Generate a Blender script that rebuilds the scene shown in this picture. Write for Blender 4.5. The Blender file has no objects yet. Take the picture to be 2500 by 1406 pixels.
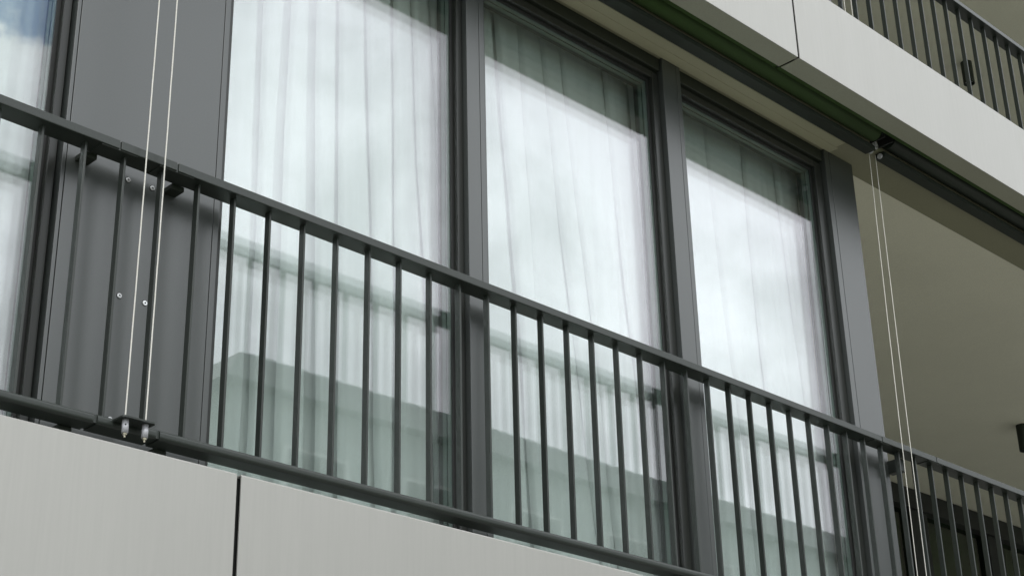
import bpy, bmesh, math, random
from mathutils import Vector, Matrix, noise
random.seed(7)
S = bpy.context.scene
C = S.collection

# ------------------------------------------------------------------ camera
cam_d = bpy.data.cameras.new('camera'); cam = bpy.data.objects.new('camera', cam_d); C.objects.link(cam)
right = Vector((0.71222589, -0.70158601, -0.02261327))
down = Vector((0.27766371, 0.31116954, -0.90888744))
fwd = Vector((0.64469927, 0.64105428, 0.41642798))
M = Matrix((right, -down, -fwd)).transposed().to_4x4()
M.translation = Vector((0, -3.88, 1.6))
cam.matrix_world = M
cam_d.sensor_width = 36.0; cam_d.lens = 57.809
cam_d.clip_start = 0.05; cam_d.clip_end = 2000
S.camera = cam

# ------------------------------------------------------------------ light
SUN_EL, SUN_AZ = math.radians(48), math.radians(200)      # azimuth clockwise from +Y
W = bpy.data.worlds.new('World'); S.world = W; W.use_nodes = True
nt = W.node_tree; N = nt.nodes; L = nt.links; N.clear()
out = N.new('ShaderNodeOutputWorld'); bg = N.new('ShaderNodeBackground'); bg.inputs[1].default_value = 0.1
L.new(bg.outputs[0], out.inputs[0])
sky = N.new('ShaderNodeTexSky'); sky.sky_type = 'NISHITA'; sky.sun_disc = False
sky.sun_elevation = SUN_EL; sky.sun_rotation = SUN_AZ
tc = N.new('ShaderNodeTexCoord')
def nz(scale, detail, rough, vec, dist=0.0):
    n = N.new('ShaderNodeTexNoise'); n.inputs['Scale'].default_value = scale; n.inputs['Detail'].default_value = detail
    n.inputs['Roughness'].default_value = rough; n.inputs['Distortion'].default_value = dist
    L.new(vec, n.inputs['Vector']); return n.outputs['Fac']
def mth(op, a, b=None, clamp=False):
    n = N.new('ShaderNodeMath'); n.operation = op; n.use_clamp = clamp
    for i, v in enumerate((a, b)):
        if v is None: continue
        if isinstance(v, (int, float)): n.inputs[i].default_value = v
        else: L.new(v, n.inputs[i])
    return n.outputs[0]
def rng(v, a, b, c, d, kind='SMOOTHSTEP'):
    n = N.new('ShaderNodeMapRange'); n.interpolation_type = kind
    L.new(v, n.inputs[0])
    for i, q in enumerate((a, b, c, d)): n.inputs[i+1].default_value = q
    return n.outputs[0]
gen = tc.outputs['Generated']
big = nz(5.0, 5, 0.5, gen, 0.4)
fine = nz(13.0, 8, 0.6, gen, 0.3)
# an opening in the cloud cover low in the south-east sky
dotn = N.new('ShaderNodeVectorMath'); dotn.operation = 'DOT_PRODUCT'; L.new(gen, dotn.inputs[0])
h = Vector((0.3518, -0.7497, 0.5594)).normalized(); dotn.inputs[1].default_value = h
hole = mth('ADD', dotn.outputs['Value'], mth('MULTIPLY', mth('SUBTRACT', nz(30.0, 6, 0.6, gen), 0.5), 0.0022))
gap = rng(hole, 0.99915, 0.99955, 0.0, 1.0)
mix1 = mth('MULTIPLY', big, 0.62); mix2 = mth('MULTIPLY', fine, 0.38); dens = mth('ADD', mix1, mix2)
sepz = N.new('ShaderNodeSeparateXYZ'); L.new(gen, sepz.inputs[0])
bright = mth('MULTIPLY', rng(dens, 0.40, 0.60, 10.0, 16.2), rng(sepz.outputs[2], -0.05, 0.65, 0.84, 0.96, 'LINEAR'))
ccol = N.new('ShaderNodeCombineColor')
L.new(mth('MULTIPLY', bright, 0.965), ccol.inputs[0]); L.new(mth('MULTIPLY', bright, 1.0), ccol.inputs[1]); L.new(mth('MULTIPLY', bright, 1.04), ccol.inputs[2])
mx = N.new('ShaderNodeMix'); mx.data_type = 'RGBA'
L.new(gap, mx.inputs['Factor']); L.new(ccol.outputs[0], mx.inputs['A']); tint = N.new('ShaderNodeMix'); tint.data_type = 'RGBA'; tint.blend_type = 'MULTIPLY'; tint.inputs['Factor'].default_value = 1
tint.inputs['B'].default_value = (0.42, 0.60, 0.90, 1); L.new(sky.outputs[0], tint.inputs['A']); L.new(tint.outputs['Result'], mx.inputs['B'])
L.new(mx.outputs['Result'], bg.inputs[0])

sd = bpy.data.lights.new('sun', 'SUN'); sd.energy = 0.7; sd.angle = math.radians(22); sd.color = (1.0, 0.965, 0.91)
so = bpy.data.objects.new('sun', sd); C.objects.link(so)
sv = Vector((math.sin(SUN_AZ)*math.cos(SUN_EL), math.cos(SUN_AZ)*math.cos(SUN_EL), math.sin(SUN_EL)))
so.rotation_euler = sv.to_track_quat('Z', 'Y').to_euler(); so.location = (0, -10, 25)

S.view_settings.view_transform = 'Standard'; S.view_settings.look = 'None'
S.view_settings.exposure = 0.52; S.view_settings.gamma = 1.0
S.view_settings.use_curve_mapping = False
S.cycles.transparent_max_bounces = 48
S.cycles.max_bounces = 10; S.cycles.diffuse_bounces = 5; S.cycles.glossy_bounces = 6
S.cycles.use_denoising = True; S.cycles.use_adaptive_sampling = False
S.cycles.sampling_pattern = 'TABULATED_SOBOL'; S.cycles.auto_scrambling_distance = False; S.cycles.scrambling_distance = 1.0
S.cycles.denoising_prefilter = 'ACCURATE'; S.cycles.denoising_input_passes = 'RGB_ALBEDO_NORMAL'
S.cycles.sample_clamp_indirect = 8.0

# ------------------------------------------------------------------ materials
def base(name):
    m = bpy.data.materials.new(name); m.use_nodes = True
    t = m.node_tree; p = t.nodes['Principled BSDF']; return m, t, p
def tnoise(t, scale, detail=4, stretch=(1, 1, 1), rough=0.6):
    c = t.nodes.new('ShaderNodeTexCoord'); mp = t.nodes.new('ShaderNodeMapping'); mp.inputs['Scale'].default_value = stretch
    n = t.nodes.new('ShaderNodeTexNoise'); n.inputs['Scale'].default_value = scale; n.inputs['Detail'].default_value = detail
    n.inputs['Roughness'].default_value = rough
    g = t.nodes.new('ShaderNodeNewGeometry')
    t.links.new(g.outputs['Position'], mp.inputs[0]); t.links.new(mp.outputs[0], n.inputs['Vector'])
    return n.outputs['Fac']
def tramp(t, f, a, b, lo=0.3, hi=0.7):
    r = t.nodes.new('ShaderNodeValToRGB'); r.color_ramp.elements[0].position = lo; r.color_ramp.elements[1].position = hi
    r.color_ramp.elements[0].color = (*a, 1); r.color_ramp.elements[1].color = (*b, 1)
    t.links.new(f, r.inputs[0]); return r.outputs[0]
def metal(name, col, rough=0.45, metallic=0.0, grain=60, var=0.12, stretch=(1, 1, 1), bump=0.02, spec=0.5):
    m, t, p = base(name)
    a = tuple(max(0, c*(1-var)) for c in col); b = tuple(c*(1+var) for c in col)
    c1 = tramp(t, tnoise(t, grain, 5, stretch), a, b)
    d = tnoise(t, 1.7, 4, stretch)
    mxn = t.nodes.new('ShaderNodeMix'); mxn.data_type = 'RGBA'; mxn.blend_type = 'MULTIPLY'; mxn.inputs['Factor'].default_value = 1
    t.links.new(c1, mxn.inputs['A']); t.links.new(tramp(t, d, (1-var*0.7,)*3, (1.0,)*3), mxn.inputs['B'])
    t.links.new(mxn.outputs['Result'], p.inputs['Base Color'])
    rr = t.nodes.new('ShaderNodeMapRange'); t.links.new(d, rr.inputs[0]); rr.inputs[3].default_value = rough-0.06; rr.inputs[4].default_value = rough+0.08
    t.links.new(rr.outputs[0], p.inputs['Roughness'])
    p.inputs['Metallic'].default_value = metallic; p.inputs['Specular IOR Level'].default_value = spec
    if bump:
        bn = t.nodes.new('ShaderNodeBump'); bn.inputs['Strength'].default_value = bump; bn.inputs['Distance'].default_value = 0.002
        t.links.new(tnoise(t, grain*3, 3, stretch), bn.inputs['Height']); t.links.new(bn.outputs[0], p.inputs['Normal'])
    return m
ANTH = metal('anthracite_coating', (0.043, 0.049, 0.046), 0.30, grain=180, var=0.10, bump=0.10, spec=1.0)
FRAME = metal('window_frame_coating', (0.018, 0.020, 0.017), 0.32, grain=180, var=0.08, bump=0.06)
RAILM = metal('railing_coating', (0.024, 0.030, 0.025), 0.36, grain=160, var=0.16, bump=0.08)
HEADM = metal('shaded_head_coating', (0.016, 0.02, 0.013), 0.5, grain=180, var=0.1)  # frame coating with the shade under the soffit put into its colour
BLACK = metal('black_rubber', (0.012, 0.013, 0.012), 0.6, grain=60, var=0.1)
FASC = metal('anodised_fascia', (0.39, 0.384, 0.360), 0.42, metallic=0.35, grain=9, var=0.028, stretch=(9, 9, 0.35), bump=0.0)
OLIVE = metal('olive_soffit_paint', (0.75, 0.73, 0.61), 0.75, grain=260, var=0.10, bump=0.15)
BAND = metal('shaded_soffit_paint', (0.25, 0.245, 0.165), 0.75, grain=260, var=0.12, bump=0.15)  # soffit colour darkened to carry the shade of the inner corner
BEIGE = metal('lintel_sheet', (0.38, 0.37, 0.25), 0.6, grain=220, var=0.09, bump=0.05)
RETURN = metal('fascia_return', (0.32, 0.32, 0.255), 0.6, grain=200, var=0.08, bump=0.05)
GREEN = metal('green_awning_cloth', (0.022, 0.054, 0.004), 0.85, grain=300, var=0.2, bump=0.2)
DKGREEN = metal('green_black_metal', (0.013, 0.019, 0.012), 0.55, grain=80, var=0.2)
STEEL = metal('stainless_steel', (0.50, 0.50, 0.53), 0.4, metallic=0.2, grain=120, var=0.06)
CHROME = metal('screw_steel', (0.75, 0.76, 0.76), 0.25, metallic=0.7, grain=100, var=0.05)
ROPE = metal('rope_fibre', (0.72, 0.70, 0.64), 0.8, grain=400, var=0.15, bump=0.3)
SPACER = metal('glazing_spacer_metal', (0.10, 0.14, 0.12), 0.4, grain=100, var=0.1)
WHITE = metal('interior_plaster', (0.45, 0.46, 0.44), 0.9, grain=20, var=0.05)
RENDERW = metal('wall_render', (0.42, 0.42, 0.38), 0.9, grain=40, var=0.08, bump=0.2)
BRICK = metal('neighbour_render', (0.22, 0.245, 0.235), 0.9, grain=3, var=0.1, bump=0.1)
ROOF = metal('neighbour_roof', (0.10, 0.105, 0.10), 0.7, grain=5, var=0.15)
FLOOR = metal('interior_floor', (0.20, 0.15, 0.10), 0.6, grain=15, var=0.15)
CONC = metal('concrete', (0.32, 0.32, 0.30), 0.85, grain=30, var=0.12)
def grass_mat():
    m, t, p = base('grass'); c = tramp(t, tnoise(t, 2.5, 8), (0.035, 0.07, 0.015), (0.10, 0.16, 0.045))
    t.links.new(c, p.inputs['Base Color']); p.inputs['Roughness'].default_value = 0.95; return m
GRASS = grass_mat()
PAVE = metal('paving', (0.225, 0.22, 0.19), 0.85, grain=12, var=0.15)

def glass_mat(name, tint, ior=1.5):
    m = bpy.data.materials.new(name); m.use_nodes = True; t = m.node_tree; t.nodes.clear()
    o = t.nodes.new('ShaderNodeOutputMaterial'); tr = t.nodes.new('ShaderNodeBsdfTransparent'); gl = t.nodes.new('ShaderNodeBsdfGlossy')
    tr.inputs[0].default_value = (*tint, 1); gl.inputs['Roughness'].default_value = 0.0; gl.inputs[0].default_value = (1.0, 0.955, 1.0, 1)
    g = t.nodes.new('ShaderNodeNewGeometry'); mr = t.nodes.new('ShaderNodeMapRange')
    t.links.new(g.outputs['Backfacing'], mr.inputs[0]); mr.inputs[3].default_value = ior; mr.inputs[4].default_value = 1/ior
    f = t.nodes.new('ShaderNodeFresnel'); t.links.new(mr.outputs[0], f.inputs[0])
    mx = t.nodes.new('ShaderNodeMixShader'); t.links.new(f.outputs[0], mx.inputs[0]); t.links.new(tr.outputs[0], mx.inputs[1]); t.links.new(gl.outputs[0], mx.inputs[2])
    t.links.new(mx.outputs[0], o.inputs[0]); return m
GLASS = glass_mat('window_glass', (0.980, 0.992, 0.987), 1.60)
DGLASS = glass_mat('tinted_glass', (0.55, 0.72, 0.50), 1.5)

def curtain_mat(name, op):
    m = bpy.data.materials.new(name); m.use_nodes = True; t = m.node_tree; t.nodes.clear()
    o = t.nodes.new('ShaderNodeOutputMaterial'); tr = t.nodes.new('ShaderNodeBsdfTransparent'); df = t.nodes.new('ShaderNodeBsdfDiffuse'); tl = t.nodes.new('ShaderNodeBsdfTranslucent')
    c = tramp(t, tnoise(t, 14, 3, (3, 3, 0.12)), (0.80, 0.835, 0.82), (0.85, 0.88, 0.87))
    t.links.new(c, df.inputs[0]); t.links.new(c, tl.inputs[0])
    m1 = t.nodes.new('ShaderNodeMixShader'); m1.inputs[0].default_value = 0.2; t.links.new(df.outputs[0], m1.inputs[1]); t.links.new(tl.outputs[0], m1.inputs[2])
    m2 = t.nodes.new('ShaderNodeMixShader'); m2.inputs[0].default_value = op; t.links.new(tr.outputs[0], m2.inputs[1]); t.links.new(m1.outputs[0], m2.inputs[2])
    t.links.new(m2.outputs[0], o.inputs[0]); return m
CURT = curtain_mat('dense_curtain', 0.92)
CURT2 = curtain_mat('sheer_curtain', 0.80)

# ------------------------------------------------------------------ helpers
def bx(bm, x0, x1, y0, y1, z0, z1, bev=0.0, seg=1):
    r = bmesh.ops.create_cube(bm, size=1.0)
    for v in r['verts']:
        v.co = Vector((x0+(v.co.x+0.5)*(x1-x0), y0+(v.co.y+0.5)*(y1-y0), z0+(v.co.z+0.5)*(z1-z0)))
    if bev:
        es = list({e for v in r['verts'] for e in v.link_edges})
        bmesh.ops.bevel(bm, geom=es, offset=bev, segments=seg, affect='EDGES', profile=0.5)
def cyl(bm, p, r, h, axis='Z', seg=24, r2=None):
    p = Vector(p); rot = {'Z': Matrix(), 'Y': Matrix.Rotation(math.pi/2, 4, 'X'), 'X': Matrix.Rotation(math.pi/2, 4, 'Y')}[axis]
    bmesh.ops.create_cone(bm, cap_ends=True, segments=seg, radius1=r, radius2=r if r2 is None else r2, depth=h, matrix=Matrix.Translation(p) @ rot)
def prof(bm, pts, x0, x1):
    """extrude a closed (y,z) profile along x"""
    a = [bm.verts.new((x0, y, z)) for y, z in pts]; b = [bm.verts.new((x1, y, z)) for y, z in pts]
    n = len(pts)
    for i in range(n): bm.faces.new((a[i], a[(i+1) % n], b[(i+1) % n], b[i]))
    bm.faces.new(a[::-1]); bm.faces.new(b)
    bmesh.ops.recalc_face_normals(bm, faces=bm.faces)
def obj(name, bm, mat, parent=None, smooth=False, loc=None):
    me = bpy.data.meshes.new(name); bm.to_mesh(me); bm.free(); me.materials.append(mat)
    if smooth:
        for p in me.polygons: p.use_smooth = True
    o = bpy.data.objects.new(name, me); C.objects.link(o)
    if parent: o.parent = parent
    if loc: o.location = loc
    return o
def box(name, dims, mat, parent=None, bev=0.0, seg=1):
    bm = bmesh.new(); bx(bm, *dims, bev=bev, seg=seg); return obj(name, bm, mat, parent)
def tag(o, label, cat, group=None, kind=None):
    if label: o['label'] = label
    if cat: o['category'] = cat
    if group: o['group'] = group
    if kind: o['kind'] = kind
    return o
def thing(name, label, cat, loc=(0, 0, 0), group=None):
    o = bpy.data.objects.new(name, None); C.objects.link(o); o.location = loc; o.empty_display_size = 0.1
    return tag(o, label, cat, group)
def kids(p): return [o for o in C.objects if o.parent == p]
def tree(o, parent=None):
    c = o.copy(); C.objects.link(c); c.parent = parent
    for k in kids(o): tree(k, c)
    return c
def tube(bm, pts, r, seg=10, twist=0.0):
    rings = []
    for i, p in enumerate(pts):
        p = Vector(p); d = (Vector(pts[min(i+1, len(pts)-1)]) - Vector(pts[max(i-1, 0)])).normalized()
        u = d.orthogonal().normalized() if not rings else (u - d*u.dot(d)).normalized(); v = d.cross(u)
        rings.append([bm.verts.new(p + (u*math.cos(2*math.pi*k/seg)+v*math.sin(2*math.pi*k/seg))*r) for k in range(seg)])
    for a, b in zip(rings, rings[1:]):
        for k in range(seg): bm.faces.new((a[k], a[(k+1) % seg], b[(k+1) % seg], b[k]))
    bm.faces.new(rings[0][::-1]); bm.faces.new(rings[-1])
    bmesh.ops.recalc_face_normals(bm, faces=bm.faces)

ZS = 5.488           # soffit level of this storey
ST = 2.95            # storey height

# ------------------------------------------------------------------ ground
bm = bmesh.new(); bmesh.ops.create_grid(bm, x_segments=4, y_segments=4, size=400)
tag(obj('ground', bm, GRASS), None, None, kind='structure')
tag(box('path', (-60, 90, -15, -0.02, -0.05, 0.02), PAVE), None, None, kind='structure')

# ------------------------------------------------------------------ the building shell
B = thing('apartment_building', 'modern apartment building with dark grey metal windows and recessed olive balconies', 'building')
XL, XR, YB = -4.0, 18.0, 7.0
for z in (2.94, 2.94+ST, 2.94+2*ST):
    box('floor_slab', (XL, XR, -0.30, YB, z-0.30, z), CONC, B)
# ceilings of the rooms and of the recessed balconies
for k in range(2):
    zc = ZS+k*ST
    box('room_ceiling', (XL, 6.18, 0.06, YB, zc-0.02, zc+0.10), WHITE, B)
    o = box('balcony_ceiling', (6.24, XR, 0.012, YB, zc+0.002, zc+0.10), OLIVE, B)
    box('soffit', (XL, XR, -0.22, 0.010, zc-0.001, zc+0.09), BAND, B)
for k in range(2):
    zf = 2.945+k*ST
    box('room_floor', (XL, 6.18, 0.06, YB, zf, zf+0.02), FLOOR, B)
box('back_wall', (XL, XR, YB, YB+0.2, 0, 9.5), WHITE, B)
box('side_wall', (XL-0.2, XL, -0.3, YB+0.2, 0, 9.5), RENDERW, B)
box('side_wall', (XR, XR+0.2, -0.3, YB+0.2, 0, 9.5), RENDERW, B)
box('ground_floor_wall', (XL, XR, -0.25, -0.05, 0, 2.60), RENDERW, B)
for k in range(2):
    z0 = 2.95+k*ST
    box('partition_wall', (6.12, 6.24, 0.055, YB, z0, z0+2.53), OLIVE, B)
    box('partition_wall', (-0.2, -0.05, 0.055, YB, z0, z0+2.51), WHITE, B)
    box('partition_wall', (-4.0, -0.2, 0.0, 0.05, z0, z0+2.53), RENDERW, B)
box('roof', (XL-0.2, XR+0.2, -0.45, YB+0.2, 9.52, 9.9), CONC, B)
for k in range(1, 2):
    box('partition_wall', (-0.05, 4.75, 0.0, 0.05, 2.95+k*ST, 2.95+k*ST+2.53), RENDERW, B)

# glazed back of each recessed balcony
for k in range(2):
    zz = 2.95+k*ST
    D = thing('balcony_glazing', ['dark sliding glazing with black head at the back of the lower recessed balcony',
              'dark sliding glazing at the back of the upper recessed balcony'][k], 'glazing', (6.3, 2.74, zz), 'glazed backs of the balconies')
    def dbx(n, d, m, p): 
        x0, x1, y0, y1, z0, z1 = d
        return box(n, (x0-6.3, x1-6.3, y0-2.74, y1-2.74, z0-zz, z1-zz), m, p, 0.002)
    dbx('head', (6.3, 17.9, 2.70, 2.86, zz+2.377, zz+2.535), BLACK, D)
    xs = [6.3, 7.9, 9.4, 11.0, 12.15, 13.9, 15.6, 17.6]
    for a, b in zip(xs, xs[1:]):
        dbx('mullion', (a, a+0.23, 2.72, 2.84, zz, zz+2.375), BLACK, D)
        dbx('pane', (a+0.23, b, 2.775, 2.783, zz+0.02, zz+2.375), DGLASS, D)
    cu = dbx('blind', (6.3, 17.9, 2.95, 2.97, zz, zz+2.5), DKGREEN, D)

# ------------------------------------------------------------------ windows
ZG0, ZG1 = 3.03, 5.366
def window(gl, gr, sl, sr, label, zoff=0.0, top=ZG1):
    """gl..gr clear glass, sl..sr outer edges of the sash"""
    t = thing('window', label, 'window', ((gl+gr)/2, 0, ZG0+zoff), 'floor to ceiling windows')
    ox, oz = (gl+gr)/2, ZG0
    def ring(bm, ax0, ax1, az0, az1, bx0, bx1, bz0, bz1, y0, y1, bev=0.0015):
        bx(bm, ax0-ox, bx0-ox, y0, y1, az0-oz, az1-oz, bev); bx(bm, bx1-ox, ax1-ox, y0, y1, az0-oz, az1-oz, bev)
        bx(bm, bx0-ox+.0005, bx1-ox-.0005, y0+.0005, y1, az0-oz, bz0-oz, bev); bx(bm, bx0-ox+.0005, bx1-ox-.0005, y0+.0005, y1, bz1-oz, az1-oz, bev)
    g0, g1 = gl-0.012, gr+0.012
    bm = bmesh.new(); ring(bm, sl, sr, 2.975, top+0.042, g0, g1, ZG0-0.012, top+0.012, -0.025, 0.085); obj('sash', bm, FRAME, t)
    bm = bmesh.new(); ring(bm, g0, g1, ZG0-0.012, top+0.012, gl, gr, ZG0, top, -0.003, 0.012, 0.0005); obj('gasket', bm, BLACK, t)
    bm = bmesh.new(); bx(bm, sl-ox, sr-ox, -0.038, 0.09, top+0.056-oz, ZS-0.004-oz, 0.002)
    bx(bm, sl-ox, sr-ox, -0.015, 0.09, top+0.042-oz, top+0.056-oz); obj('head_frame', bm, HEADM, t)
    for i, y in enumerate((0.0, 0.0247, 0.0494)):
        bm = bmesh.new(); bx(bm, gl-ox-0.008, gr-ox+0.008, y, y+0.005, ZG0-oz-0.008, top-oz+0.008)
        obj('pane', bm, GLASS, t)
    for y in (0.0055, 0.0302):
        bm = bmesh.new(); ring(bm, g0+.001, g1-.001, ZG0-0.011, top+0.011, gl+0.001, gr-0.001, ZG0+0.001, top-0.001, y, y+0.0187, 0); obj('spacer', bm, SPACER, t)
    return t
w0 = window(0.55, 1.985, 0.51, 2.022, 'leftmost tall window with white curtain, left of the wide dark panel and rope pair')
w1 = window(2.614, 3.599, 2.578, 3.6385, 'widest tall window with sheer curtain, right of the dark panel with screws')
w2 = window(3.773, 4.755, 3.736, 4.8095, 'middle tall window with sheer curtain between the two narrow mullions')
w3 = window(4.974, 5.940, 4.936, 6.0075, 'rightmost tall window beside the grey end post and olive balcony recess')
w3u = tree(w3); w3u.location.z += ST
w3u['label'] = 'window of the storey above, barely visible behind the upper railing bars'
box('wall_infill', (0.0, 0.51, -0.02, 0.05, 2.95, ZS-0.005), FRAME, B)

# cladding and mullions
def post(x0, x1, trims, name, label, cat, zo=0.0, mat=ANTH):
    """dark cover panel x0..x1 in front of the frame; trims: seam positions"""
    t = thing(name, label, cat, ((x0+x1)/2, 0, 2.95+zo), 'dark grey cladding between the windows'); ox = (x0+x1)/2
    cuts = [x0]+trims+[x1]
    widths = [b-a for a, b in zip(cuts, cuts[1:])]; main = widths.index(max(widths))
    for i, (a, b) in enumerate(zip(cuts, cuts[1:])):
        g0 = 0.0012 if i else 0; g1 = 0.0012 if i < len(widths)-1 else 0
        bm = bmesh.new(); bx(bm, a+g0-ox, b-g1-ox, -0.050 if i == main else -0.0495, 0.05, 0.01, ZS-2.95-0.003, 0.0012, 2)
        obj('cover_sheet' if i == main else 'edge_trim', bm, mat, t)
    return t
wp = post(2.028, 2.575, [2.041, 2.5535], 'cladding_panel', 'wide dark grey wall panel with round screws behind the left rope pair', 'panel')
m1 = post(3.640, 3.734, [3.706], 'window_mullion', 'narrow dark mullion between the widest and the middle window', 'mullion')
m2 = post(4.812, 4.933, [4.905], 'window_mullion', 'dark mullion between the middle window and the rightmost window', 'mullion')
m3 = post(6.011, 6.245, [6.049], 'end_post', 'broad grey post at the corner of the olive balcony recess', 'post')
m3u = tree(m3); m3u.location.z += ST; m3u['label'] = 'grey corner post of the storey above behind the upper railing'

# screws on the wide panel
scr = None
for i, (x, z) in enumerate([(2.247, 3.950), (2.331, 3.952), (2.250, 3.574), (2.335, 3.576), (2.253, 3.198), (2.337, 3.198)]):
    if scr is None:
        scr = thing('screw', '', 'screw'); bm = bmesh.new(); cyl(bm, (0, -0.0015, 0), 0.0078, 0.003, 'Y', 28)
        es = [e for e in bm.edges if all(v.co.y < -0.002 for v in e.verts)]; bmesh.ops.bevel(bm, geom=es, offset=0.0012, segments=3, affect='EDGES'); obj('head', bm, CHROME, scr)
        bm = bmesh.new(); cyl(bm, (0, -0.0031, 0), 0.0027, 0.0006, 'Y', 16); obj('socket', bm, BLACK, scr)
        bm = bmesh.new(); cyl(bm, (0, -0.0003, 0), 0.0096, 0.0006, 'Y', 28); obj('washer', bm, BLACK, scr)
        s = scr
    else: s = tree(scr)
    s.location = (x, -0.0503, z)
    s['group'] = 'round screws in the wide dark panel'
    s['label'] = ['upper left round screw, half hidden by a bar just below the handrail', 'upper right round screw between the ropes below the handrail',
                  'middle left round screw beside a railing bar', 'shiny middle right round screw between the two ropes',
                  'lowest left round screw just above the bottom rail bracket', 'lowest right round screw hidden behind the rope bracket'][i]

# ------------------------------------------------------------------ curtains
def sm(a, b, t):
    t = max(0, min(1, (t-a)/(b-a))); return t*t*(3-2*t)
def curtain(x0, x1, label, gaps, seed, zo=0.0, slant=0.0):
    """front sheet in soft folds, second layer behind it left open along the gaps: (x at top, x at bottom, width)"""
    z0, z1 = 2.975, 5.46
    t = thing('curtain', label, 'curtain', ((x0+x1)/2, 0.14, z0+zo), 'sheer curtains behind the windows'); ox = (x0+x1)/2
    rnd = random.Random(seed)
    folds = []; x = x0-0.1
    while x < x1+0.1:
        w = rnd.uniform(0.035, 0.085); folds.append((x, w, rnd.uniform(0.003, 0.010)*(1 if rnd.random() < .75 else 1.7), rnd.uniform(-0.03, 0.05))); x += w
    def yy(x, z):
        u = (z1-z)/(z1-z0)
        y = 0.0
        for fx, w, a, dr in folds:
            c = fx+dr*u*0.9; d = (x-c)/(w*0.45)
            if abs(d) < 3: y -= a*math.exp(-d*d)*(0.75+0.35*u)
        y += 0.012*noise.noise(Vector((x*4, z*0.9, seed)))*(1+1.5*u) + 0.004*noise.noise(Vector((x*22, z*2.2, seed+5)))*u
        return y
    nzz = 34
    def sheet(name, a, b, step, mat, yf):
        n = max(3, int((b[0]-a[0])/step)); vs = []; bm = bmesh.new()
        for j in range(nzz+1):
            u = 1-j/nzz; z = z0+(z1-z0)*j/nzz; l = a[0]+(a[1]-a[0])*u; r = b[0]+(b[1]-b[0])*u
            if a[0] != x0: l += 0.006*noise.noise(Vector((a[0]*9, j*0.16, seed)))
            if b[0] != x1: r += 0.006*noise.noise(Vector((b[0]*9, j*0.16, seed)))
            if r < l+.002: r = l+.002
            row = []
            for i in range(n+1):
                x = l+(r-l)*i/n; y = yf(x, z)
                d = min((x-l) if a[0] != x0 else 1, (r-x) if b[0] != x1 else 1)
                if yf is yy and d < 0.012: y += 0.022*(1-d/0.012)**2
                row.append(bm.verts.new((x-ox, y, z-z0)))
            vs.append(row)
        for j in range(nzz):
            for i in range(n): bm.faces.new((vs[j][i], vs[j][i+1], vs[j+1][i+1], vs[j+1][i]))
        obj(name, bm, mat, t, True)
    sheet('lining', (x0, x0), (x1, x1), 0.02, CURT2, lambda x, z: 0.045+0.008*noise.noise(Vector((x*9, z*0.8, seed+9))))
    edges = [(x0, x0)]
    for gt, gb, w in sorted(gaps): edges += [(gt-w/2, gb-w*0.6), (gt+w/2, gb+w*0.6)]
    edges.append((x1, x1))
    for a, b in zip(edges[::2], edges[1::2]): sheet('fabric_panel', a, b, 0.006, CURT, yy)
    return t
curtain(0.2, 2.06, 'white curtain behind the leftmost window beside the wide dark panel', [(1.72, 1.73, 0.012)], 11)
curtain(2.60, 3.72, 'sheer white curtain with several dark folds behind the widest window',
        [(2.825, 2.86, 0.030), (2.941, 2.947, 0.040), (3.052, 3.10, 0.042), (3.172, 3.215, 0.022), (3.286, 3.40, 0.022), (3.43, 3.47, 0.025), (3.52, 3.66, 0.016), (3.62, 3.75, 0.012)], 3)
curtain(3.74, 4.92, 'sheer white curtain with slanting folds behind the middle window',
        [(3.975, 4.13, 0.026), (4.12, 4.20, 0.01), (4.25, 4.50, 0.016), (4.36, 4.62, 0.014), (4.64, 4.80, 0.018), (4.80, 4.92, 0.03)], 23)
c3 = curtain(4.95, 6.02, 'sheer white curtain ending short of the frame behind the rightmost window',
        [(5.10, 5.16, 0.014), (5.33, 5.47, 0.016), (5.60, 5.62, 0.03), (5.86, 5.95, 0.02)], 31)
c3u = tree(c3); c3u.location.z += ST; c3u['label'] = 'curtain in the storey above behind the upper railing'

# ------------------------------------------------------------------ soffit edge details
LC = thing('lintel_cover', 'beige two strip metal cover running along the underside above the windows', 'cover', (3.0, -0.1, ZS-0.006))
def lbx(n, d, m, bev=0.002):
    x0, x1, y0, y1, z0, z1 = d; return box(n, (x0-3, x1-3, y0+0.1, y1+0.1, z0-ZS+0.006, z1-ZS+0.006), m, LC, bev, 2)
lbx('cover_strip', (0.0, 6.055, -0.1033, -0.051, ZS-0.006, ZS-0.0012), BEIGE)
lbx('cover_strip', (0.0, 6.035, -0.158, -0.1047, ZS-0.006, ZS-0.0012), BEIGE)

def fascia(x0, x1, zb, label):
    t = thing('fascia_panel', label, 'panel', (x0, -0.457, zb), 'pale aluminium fascia panels'); w = x1-x0-0.014; hgt = 0.444
    bm = bmesh.new()
    prof(bm, [(0, 0), (0, hgt-0.005), (0.004, hgt), (0.055, hgt), (0.055, hgt-0.004), (0.004, hgt-0.004), (0.004, 0.0)], 0.0, w)
    obj('face', bm, FASC, t)
    box('return', (0.0, w, 0.0042, 0.103, 0.0, 0.004), RETURN, t)
    box('inner_flange', (0.0, w, 0.099, 0.104, 0.0042, 0.03), GREEN, t)
    box('inner_flange', (0.0, w, 0.1045, 0.128, 0.006, 0.010), GREEN, t)
    return t
for zb, jo, lb in ((2.528, 2.417, ['lower pale fascia panel left of the dark joint, below the bottom rail', 'lower pale fascia panel right of the dark joint']),
                   (ZS, 5.268, ['upper pale fascia panel left of the joint at the top of the picture', 'upper pale fascia panel right of the joint below the upper railing'])):
    fascia(jo-2.85, jo, zb, lb[0]); fascia(jo, jo+2.85 if zb < 3 else jo+5.7, zb, lb[1])
    b = box('fascia_backing', (-3, 17.9, -0.44, -0.432, zb+0.02, zb+0.437), BLACK, B)
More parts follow.
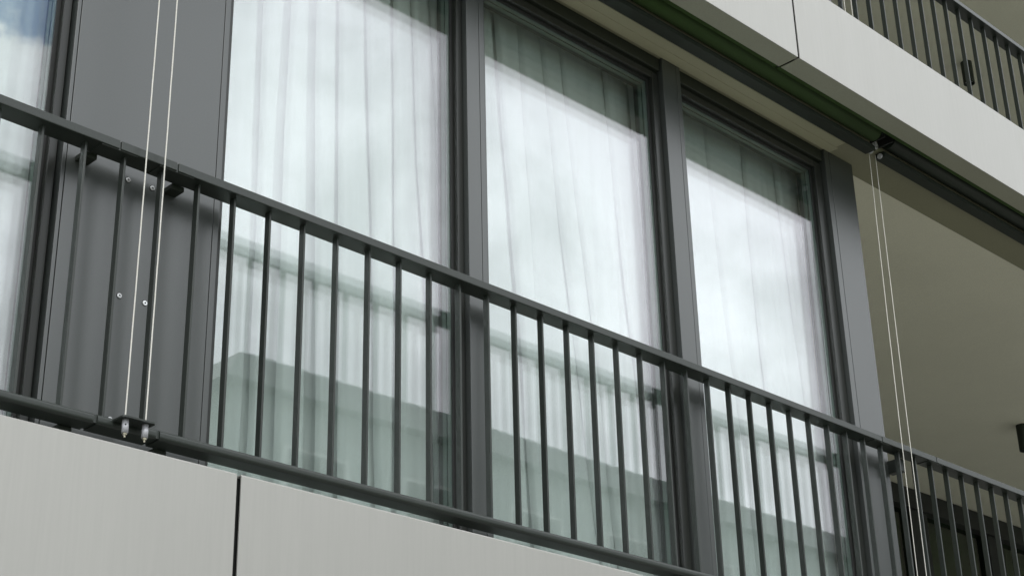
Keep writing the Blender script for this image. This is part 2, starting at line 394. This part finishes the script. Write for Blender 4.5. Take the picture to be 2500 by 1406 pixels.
# dark recess above the blinds
box('blind_recess', (-3, 17.9, -0.338, -0.315, ZS+0.035, ZS+0.09), DKGREEN, B)
box('blind_recess', (-3, 17.9, -0.34, -0.20, ZS+0.095, ZS+0.105), DKGREEN, B)

def blind(x0, x1, label, cloth, zo=0.0):
    t = thing('roller_awning', label, 'awning', (x0, -0.22, 5.45+zo), 'roller awnings under the slab edge'); w = x1-x0
    bm = bmesh.new(); cyl(bm, (w/2, -0.042, 0.085), 0.044, w-0.03, 'X', 40); obj('cloth_roll', bm, cloth, t, False)
    for p in kids(t)[0].data.polygons: p.use_smooth = len(p.vertices) == 4
    bm = bmesh.new(); prof(bm, [(-0.027, 0.0), (0.028, 0.0), (0.028, 0.030), (-0.022, 0.030), (-0.029, 0.020)], 0.0, w); obj('bottom_bar', bm, DKGREEN, t)
    for xa in (-0.012, w+0.004):
        bm = bmesh.new(); bx(bm, xa, xa+0.008, -0.085, 0.03, 0.05, 0.13, 0.002); obj('end_bracket', bm, BLACK, t)
    for xx in (0.0, w):
        bm = bmesh.new(); s = -1 if xx == 0 else 1
        cyl(bm, (xx+s*0.004, 0, 0.008), 0.014, 0.004, 'X', 28); obj('bar_cap', bm, STEEL, t)
    return t
b1 = blind(2.30, 6.150, 'rolled green awning with dark bottom bar along the slab above the windows', GREEN)
b2 = blind(6.235, 10.2, 'rolled black awning over the balcony recess right of the pulley', DKGREEN)
pl = thing('cable_pulley', 'small worn metal pulley hanging beside the awning end above the right cables', 'pulley', (6.188, -0.228, 5.500))
bm = bmesh.new()
bmesh.ops.create_circle(bm, segments=6, radius=0.001)
bm.free(); bm = bmesh.new()
ringp = [(0.018*math.cos(a), 0.0, 0.018*math.sin(a)) for a in [k*2*math.pi/26 for k in range(27)]]
tube(bm, ringp, 0.0042, 8); obj('ring', bm, STEEL, pl, True)
bm = bmesh.new(); cyl(bm, (0, 0, 0), 0.009, 0.016, 'Y', 20); obj('hub', bm, STEEL, pl)
bm = bmesh.new(); bx(bm, -0.03, 0.018, 0.012, 0.020, -0.02, 0.07, 0.002); obj('hanger', bm, BLACK, pl)

# ------------------------------------------------------------------ railings
def railing(x0, x1, zt, zb, joints, bars, label, link=None):
    t = thing('balcony_railing', label, 'railing', (x0, -0.136, zb), 'bar railings along the facade')
    cuts = [x0]+joints+[x1]
    for i, (a, b) in enumerate(zip(cuts, cuts[1:])):
        bm = bmesh.new(); bx(bm, a+0.0025-x0, b-0.0025-x0, -0.038, 0.037, zt-0.028-zb, zt-zb, 0.0022, 2); obj('handrail', bm, RAILM, t)
    if joints:
        for j in joints:
            bm = bmesh.new(); bx(bm, j-0.06-x0, j+0.06-x0, -0.034, 0.033, zt-0.031-zb, zt-0.006-zb, 0.001); obj('handrail_connector', bm, RAILM, t)
    bj = joints
    cuts = [x0]+[j for j in bj]+[x1]
    for i, (a, b) in enumerate(zip(cuts, cuts[1:])):
        g = 0.006
        bm = bmesh.new()
        r = 0.011; hh = 0.029
        pts = [(0.040, hh)]+[(-0.031+r+r*math.cos(math.pi/2+k*math.pi/12), hh-r+r*math.sin(math.pi/2+k*math.pi/12)) for k in range(7)]+[(-0.031+r+r*math.cos(math.pi+k*math.pi/12), r+r*math.sin(math.pi+k*math.pi/12)) for k in range(7)]+[(0.040, 0.0)]
        prof(bm, pts, a+g-x0, b-g-x0); obj('bottom_rail', bm, RAILM, t)
    if bj:
        for j in bj:
            bm = bmesh.new(); bx(bm, j-0.05-x0, j+0.05-x0, -0.026, 0.035, 0.003, 0.026, 0.001); obj('rail_connector', bm, RAILM, t)
    hgt = (zt-0.027)-(zb+0.028)
    bm = bmesh.new(); bx(bm, -0.004, 0.004, -0.0125, 0.0125, 0, hgt, 0.0018, 2)
    b0 = obj('baluster', bm, RAILM, t); bm = None
    first = True
    for x in bars:
        o = b0 if first else b0.copy()
        if not first: C.objects.link(o); o.parent = t
        o.location = (x-0.004-x0, 0, 0.028); first = False
    # wall brackets
    return t
bars = [2.568+0.1340*k for k in range(0, 47)]
bars = [1.38, 1.514, 1.647, 1.781, 1.914, 2.050, 2.179, 2.307, 2.437]+bars
RL = railing(1.2, 8.9, 3.991, 3.128, [2.142, 2.338, 6.017, 6.456], bars, 'dark metal bar railing across the windows and lower balcony')
def br(bmx, x, z): 
    bx(bmx, x-0.022-1.2, x+0.022-1.2, 0.037, 0.086, z-3.128-0.009, z-3.128+0.009, 0.002)
for z in (3.956, 3.119):
    for x in (2.09, 2.39):
        bm = bmesh.new(); br(bm, x, z); obj('wall_bracket', bm, DKGREEN, RL)
bm = bmesh.new(); bx(bm, 6.235-1.2, 6.275-1.2, 0.02, 0.09, 3.885-3.12, 3.945-3.12, 0.002); obj('wall_bracket', bm, RAILM, RL)
RU = railing(5.6, 9.6, 6.924, 6.05, [6.2], [7.29+0.1375*k for k in range(-12, 17)], 'dark bar railing of the upper balcony above the pale fascia')

# bracket with two cable anchors at the bottom rail
def anchor(cx, label, zo=0.0, yc=-0.25):
    t = thing('cable_bracket', label, 'bracket', (cx, -0.17, 3.150+zo), 'brackets anchoring the cables')
    bm = bmesh.new()
    pts = [(-0.085, 0.025), (-0.058, 0.022), (-0.050, 0.008), (-0.050, -0.045), (-0.044, -0.052), (0.047, -0.052), (0.053, -0.045), (0.053, 0.010), (0.062, 0.024), (0.085, 0.025), (0.085, 0.07), (-0.085, 0.07)]
    a = [bm.verts.new((x, y, -0.004)) for x, y in pts]; b = [bm.verts.new((x, y, 0.001)) for x, y in pts]
    n = len(pts)
    for i in range(n): bm.faces.new((a[i], a[(i+1) % n], b[(i+1) % n], b[i]))
    bm.faces.new(a); bm.faces.new(b); bmesh.ops.recalc_face_normals(bm, faces=bm.faces)
    obj('plate', bm, RAILM, t)
    for dx in (-0.030, 0.032):
        bm = bmesh.new(); cyl(bm, (dx, -0.03, -0.004-0.019), 0.0092, 0.038, 'Z', 28)
        c = obj('anchor', bm, STEEL, t)
        for p in c.data.polygons: p.use_smooth = len(p.vertices) == 4
        bm = bmesh.new(); cyl(bm, (dx, -0.03, -0.0445), 0.0062, 0.005, 'Z', 20); cyl(bm, (dx, -0.03, -0.050), 0.0028, 0.008, 'Z', 12); obj('end_pin', bm, BRASS, c)
    bm = bmesh.new(); cyl(bm, (-0.030-0.004, -0.0385, -0.020), 0.0024, 0.0016, 'Y', 14); obj('set_screw_hole', bm, BLACK, t)
    return t
BRASS = metal('dull_brass', (0.45, 0.42, 0.32), 0.4, metallic=0.6, grain=90, var=0.1)
anchor(2.243, 'bracket with two steel cable anchors on the lower rail in front of the dark panel')
anchor(6.156, 'cable bracket at the lower rail below the right edge of the picture')

def cable(p0, p1, label, r=0.0019, sag=0.0):
    bm = bmesh.new(); p0 = Vector(p0); p1 = Vector(p1); n = 60; pts = []
    for i in range(n+1):
        u = i/n; p = p0.lerp(p1, u) - p0
        p.x += sag*math.sin(math.pi*u)+0.0006*noise.noise(Vector((u*26, p1.x*3, 0))); pts.append(p)
    tube(bm, pts, r, 8)
    o = obj('cable', bm, ROPE, None, True, loc=p0); return tag(o, label, 'cable', 'pale guide cables of the awnings')
cable((2.211, -0.20, 3.10), (2.216, -0.20, 5.45), 'left pale rope of the pair in front of the wide dark panel', 0.0021)
cable((2.275, -0.20, 3.10), (2.277, -0.20, 5.45), 'right pale rope of the pair in front of the wide dark panel', 0.0021)
cable((6.117, -0.20, 3.10), (6.170, -0.20, 5.46), 'left thin white cable of the pair before the olive balcony ceiling', 0.0017, -0.006)
cable((6.191, -0.20, 3.10), (6.224, -0.20, 5.47), 'right thin white cable of the pair below the small pulley', 0.0017, -0.004)
cable((6.117, -0.20, 3.10+ST), (6.135, -0.20, 5.42+ST), 'left white cable of the upper storey behind the fascia top', 0.0017)
cable((6.182, -0.20, 3.10+ST), (6.195, -0.20, 5.42+ST), 'right white cable of the upper storey behind the fascia top', 0.0017)

# ------------------------------------------------------------------ ceiling spotlights
def spot(x, y, z, label):
    t = thing('ceiling_spotlight', label, 'lamp', (x, y, z), 'cylindrical ceiling spotlights')
    bm = bmesh.new(); seg = 32; R, r, H = 0.043, 0.036, 0.19
    rows = [(R, 0), (R, -H), (r, -H), (r, -H+0.035), (0.0, -H+0.035)]
    vs = []
    for rr, zz in rows[:-1]: vs.append([bm.verts.new((rr*math.cos(2*math.pi*k/seg), rr*math.sin(2*math.pi*k/seg), zz)) for k in range(seg)])
    for a, b in zip(vs, vs[1:]):
        for k in range(seg): bm.faces.new((a[k], a[(k+1) % seg], b[(k+1) % seg], b[k]))
    bm.faces.new(vs[0]); bmesh.ops.recalc_face_normals(bm, faces=bm.faces)
    obj('housing', bm, DKGREEN, t)
    bm = bmesh.new(); cyl(bm, (0, 0, -H+0.030), 0.0355, 0.010, 'Z', 32); obj('lens', bm, STEEL, t)
    return t
spot(10.36, 1.36, ZS+0.002, 'dark cylindrical spotlight under the lower balcony ceiling at the right picture edge')
spot(10.28, 1.30, ZS+ST+0.002, 'dark cylindrical spotlight under the upper balcony ceiling behind the railing bars')

# ------------------------------------------------------------------ the building across the street (seen in the glass)
NB = thing('neighbouring_building', 'long grey building across the way, mirrored in the lower part of the windows', 'building', (16.2, -20, 0))
box('wall', (0.4, 34, -10, 0, 0, 12.9), BRICK, NB)
bm = bmesh.new()
v = [bm.verts.new(p) for p in [(0.0, 0.35, 12.9), (34.4, 0.35, 12.9), (34.4, -10.4, 12.9), (0.0, -10.4, 12.9), (0.7, -0.2, 13.7), (33.7, -0.2, 13.7), (33.7, -9.8, 13.7), (0.7, -9.8, 13.7)]]
for f in [(3, 2, 1, 0), (4, 5, 6, 7), (0, 1, 5, 4), (1, 2, 6, 5), (2, 3, 7, 6), (3, 0, 4, 7)]: bm.faces.new([v[i] for i in f])
bmesh.ops.recalc_face_normals(bm, faces=bm.faces); obj('roof', bm, ROOF, NB)
wn = None
for fl in range(4):
    for k in range(11):
        if wn is None: wn = box('window', (-0.7, 0.7, -0.02, 0.03, 0, 1.6), BLACK, NB); fr = box('frame', (-0.78, 0.78, -0.01, 0.02, -0.08, 1.68), WHITE, wn); o = wn
        else:
            o = wn.copy(); C.objects.link(o); o.parent = NB; q = fr.copy(); C.objects.link(q); q.parent = o
        o.location = (2.4+k*3.0, 0.01, 1.0+fl*3.1)
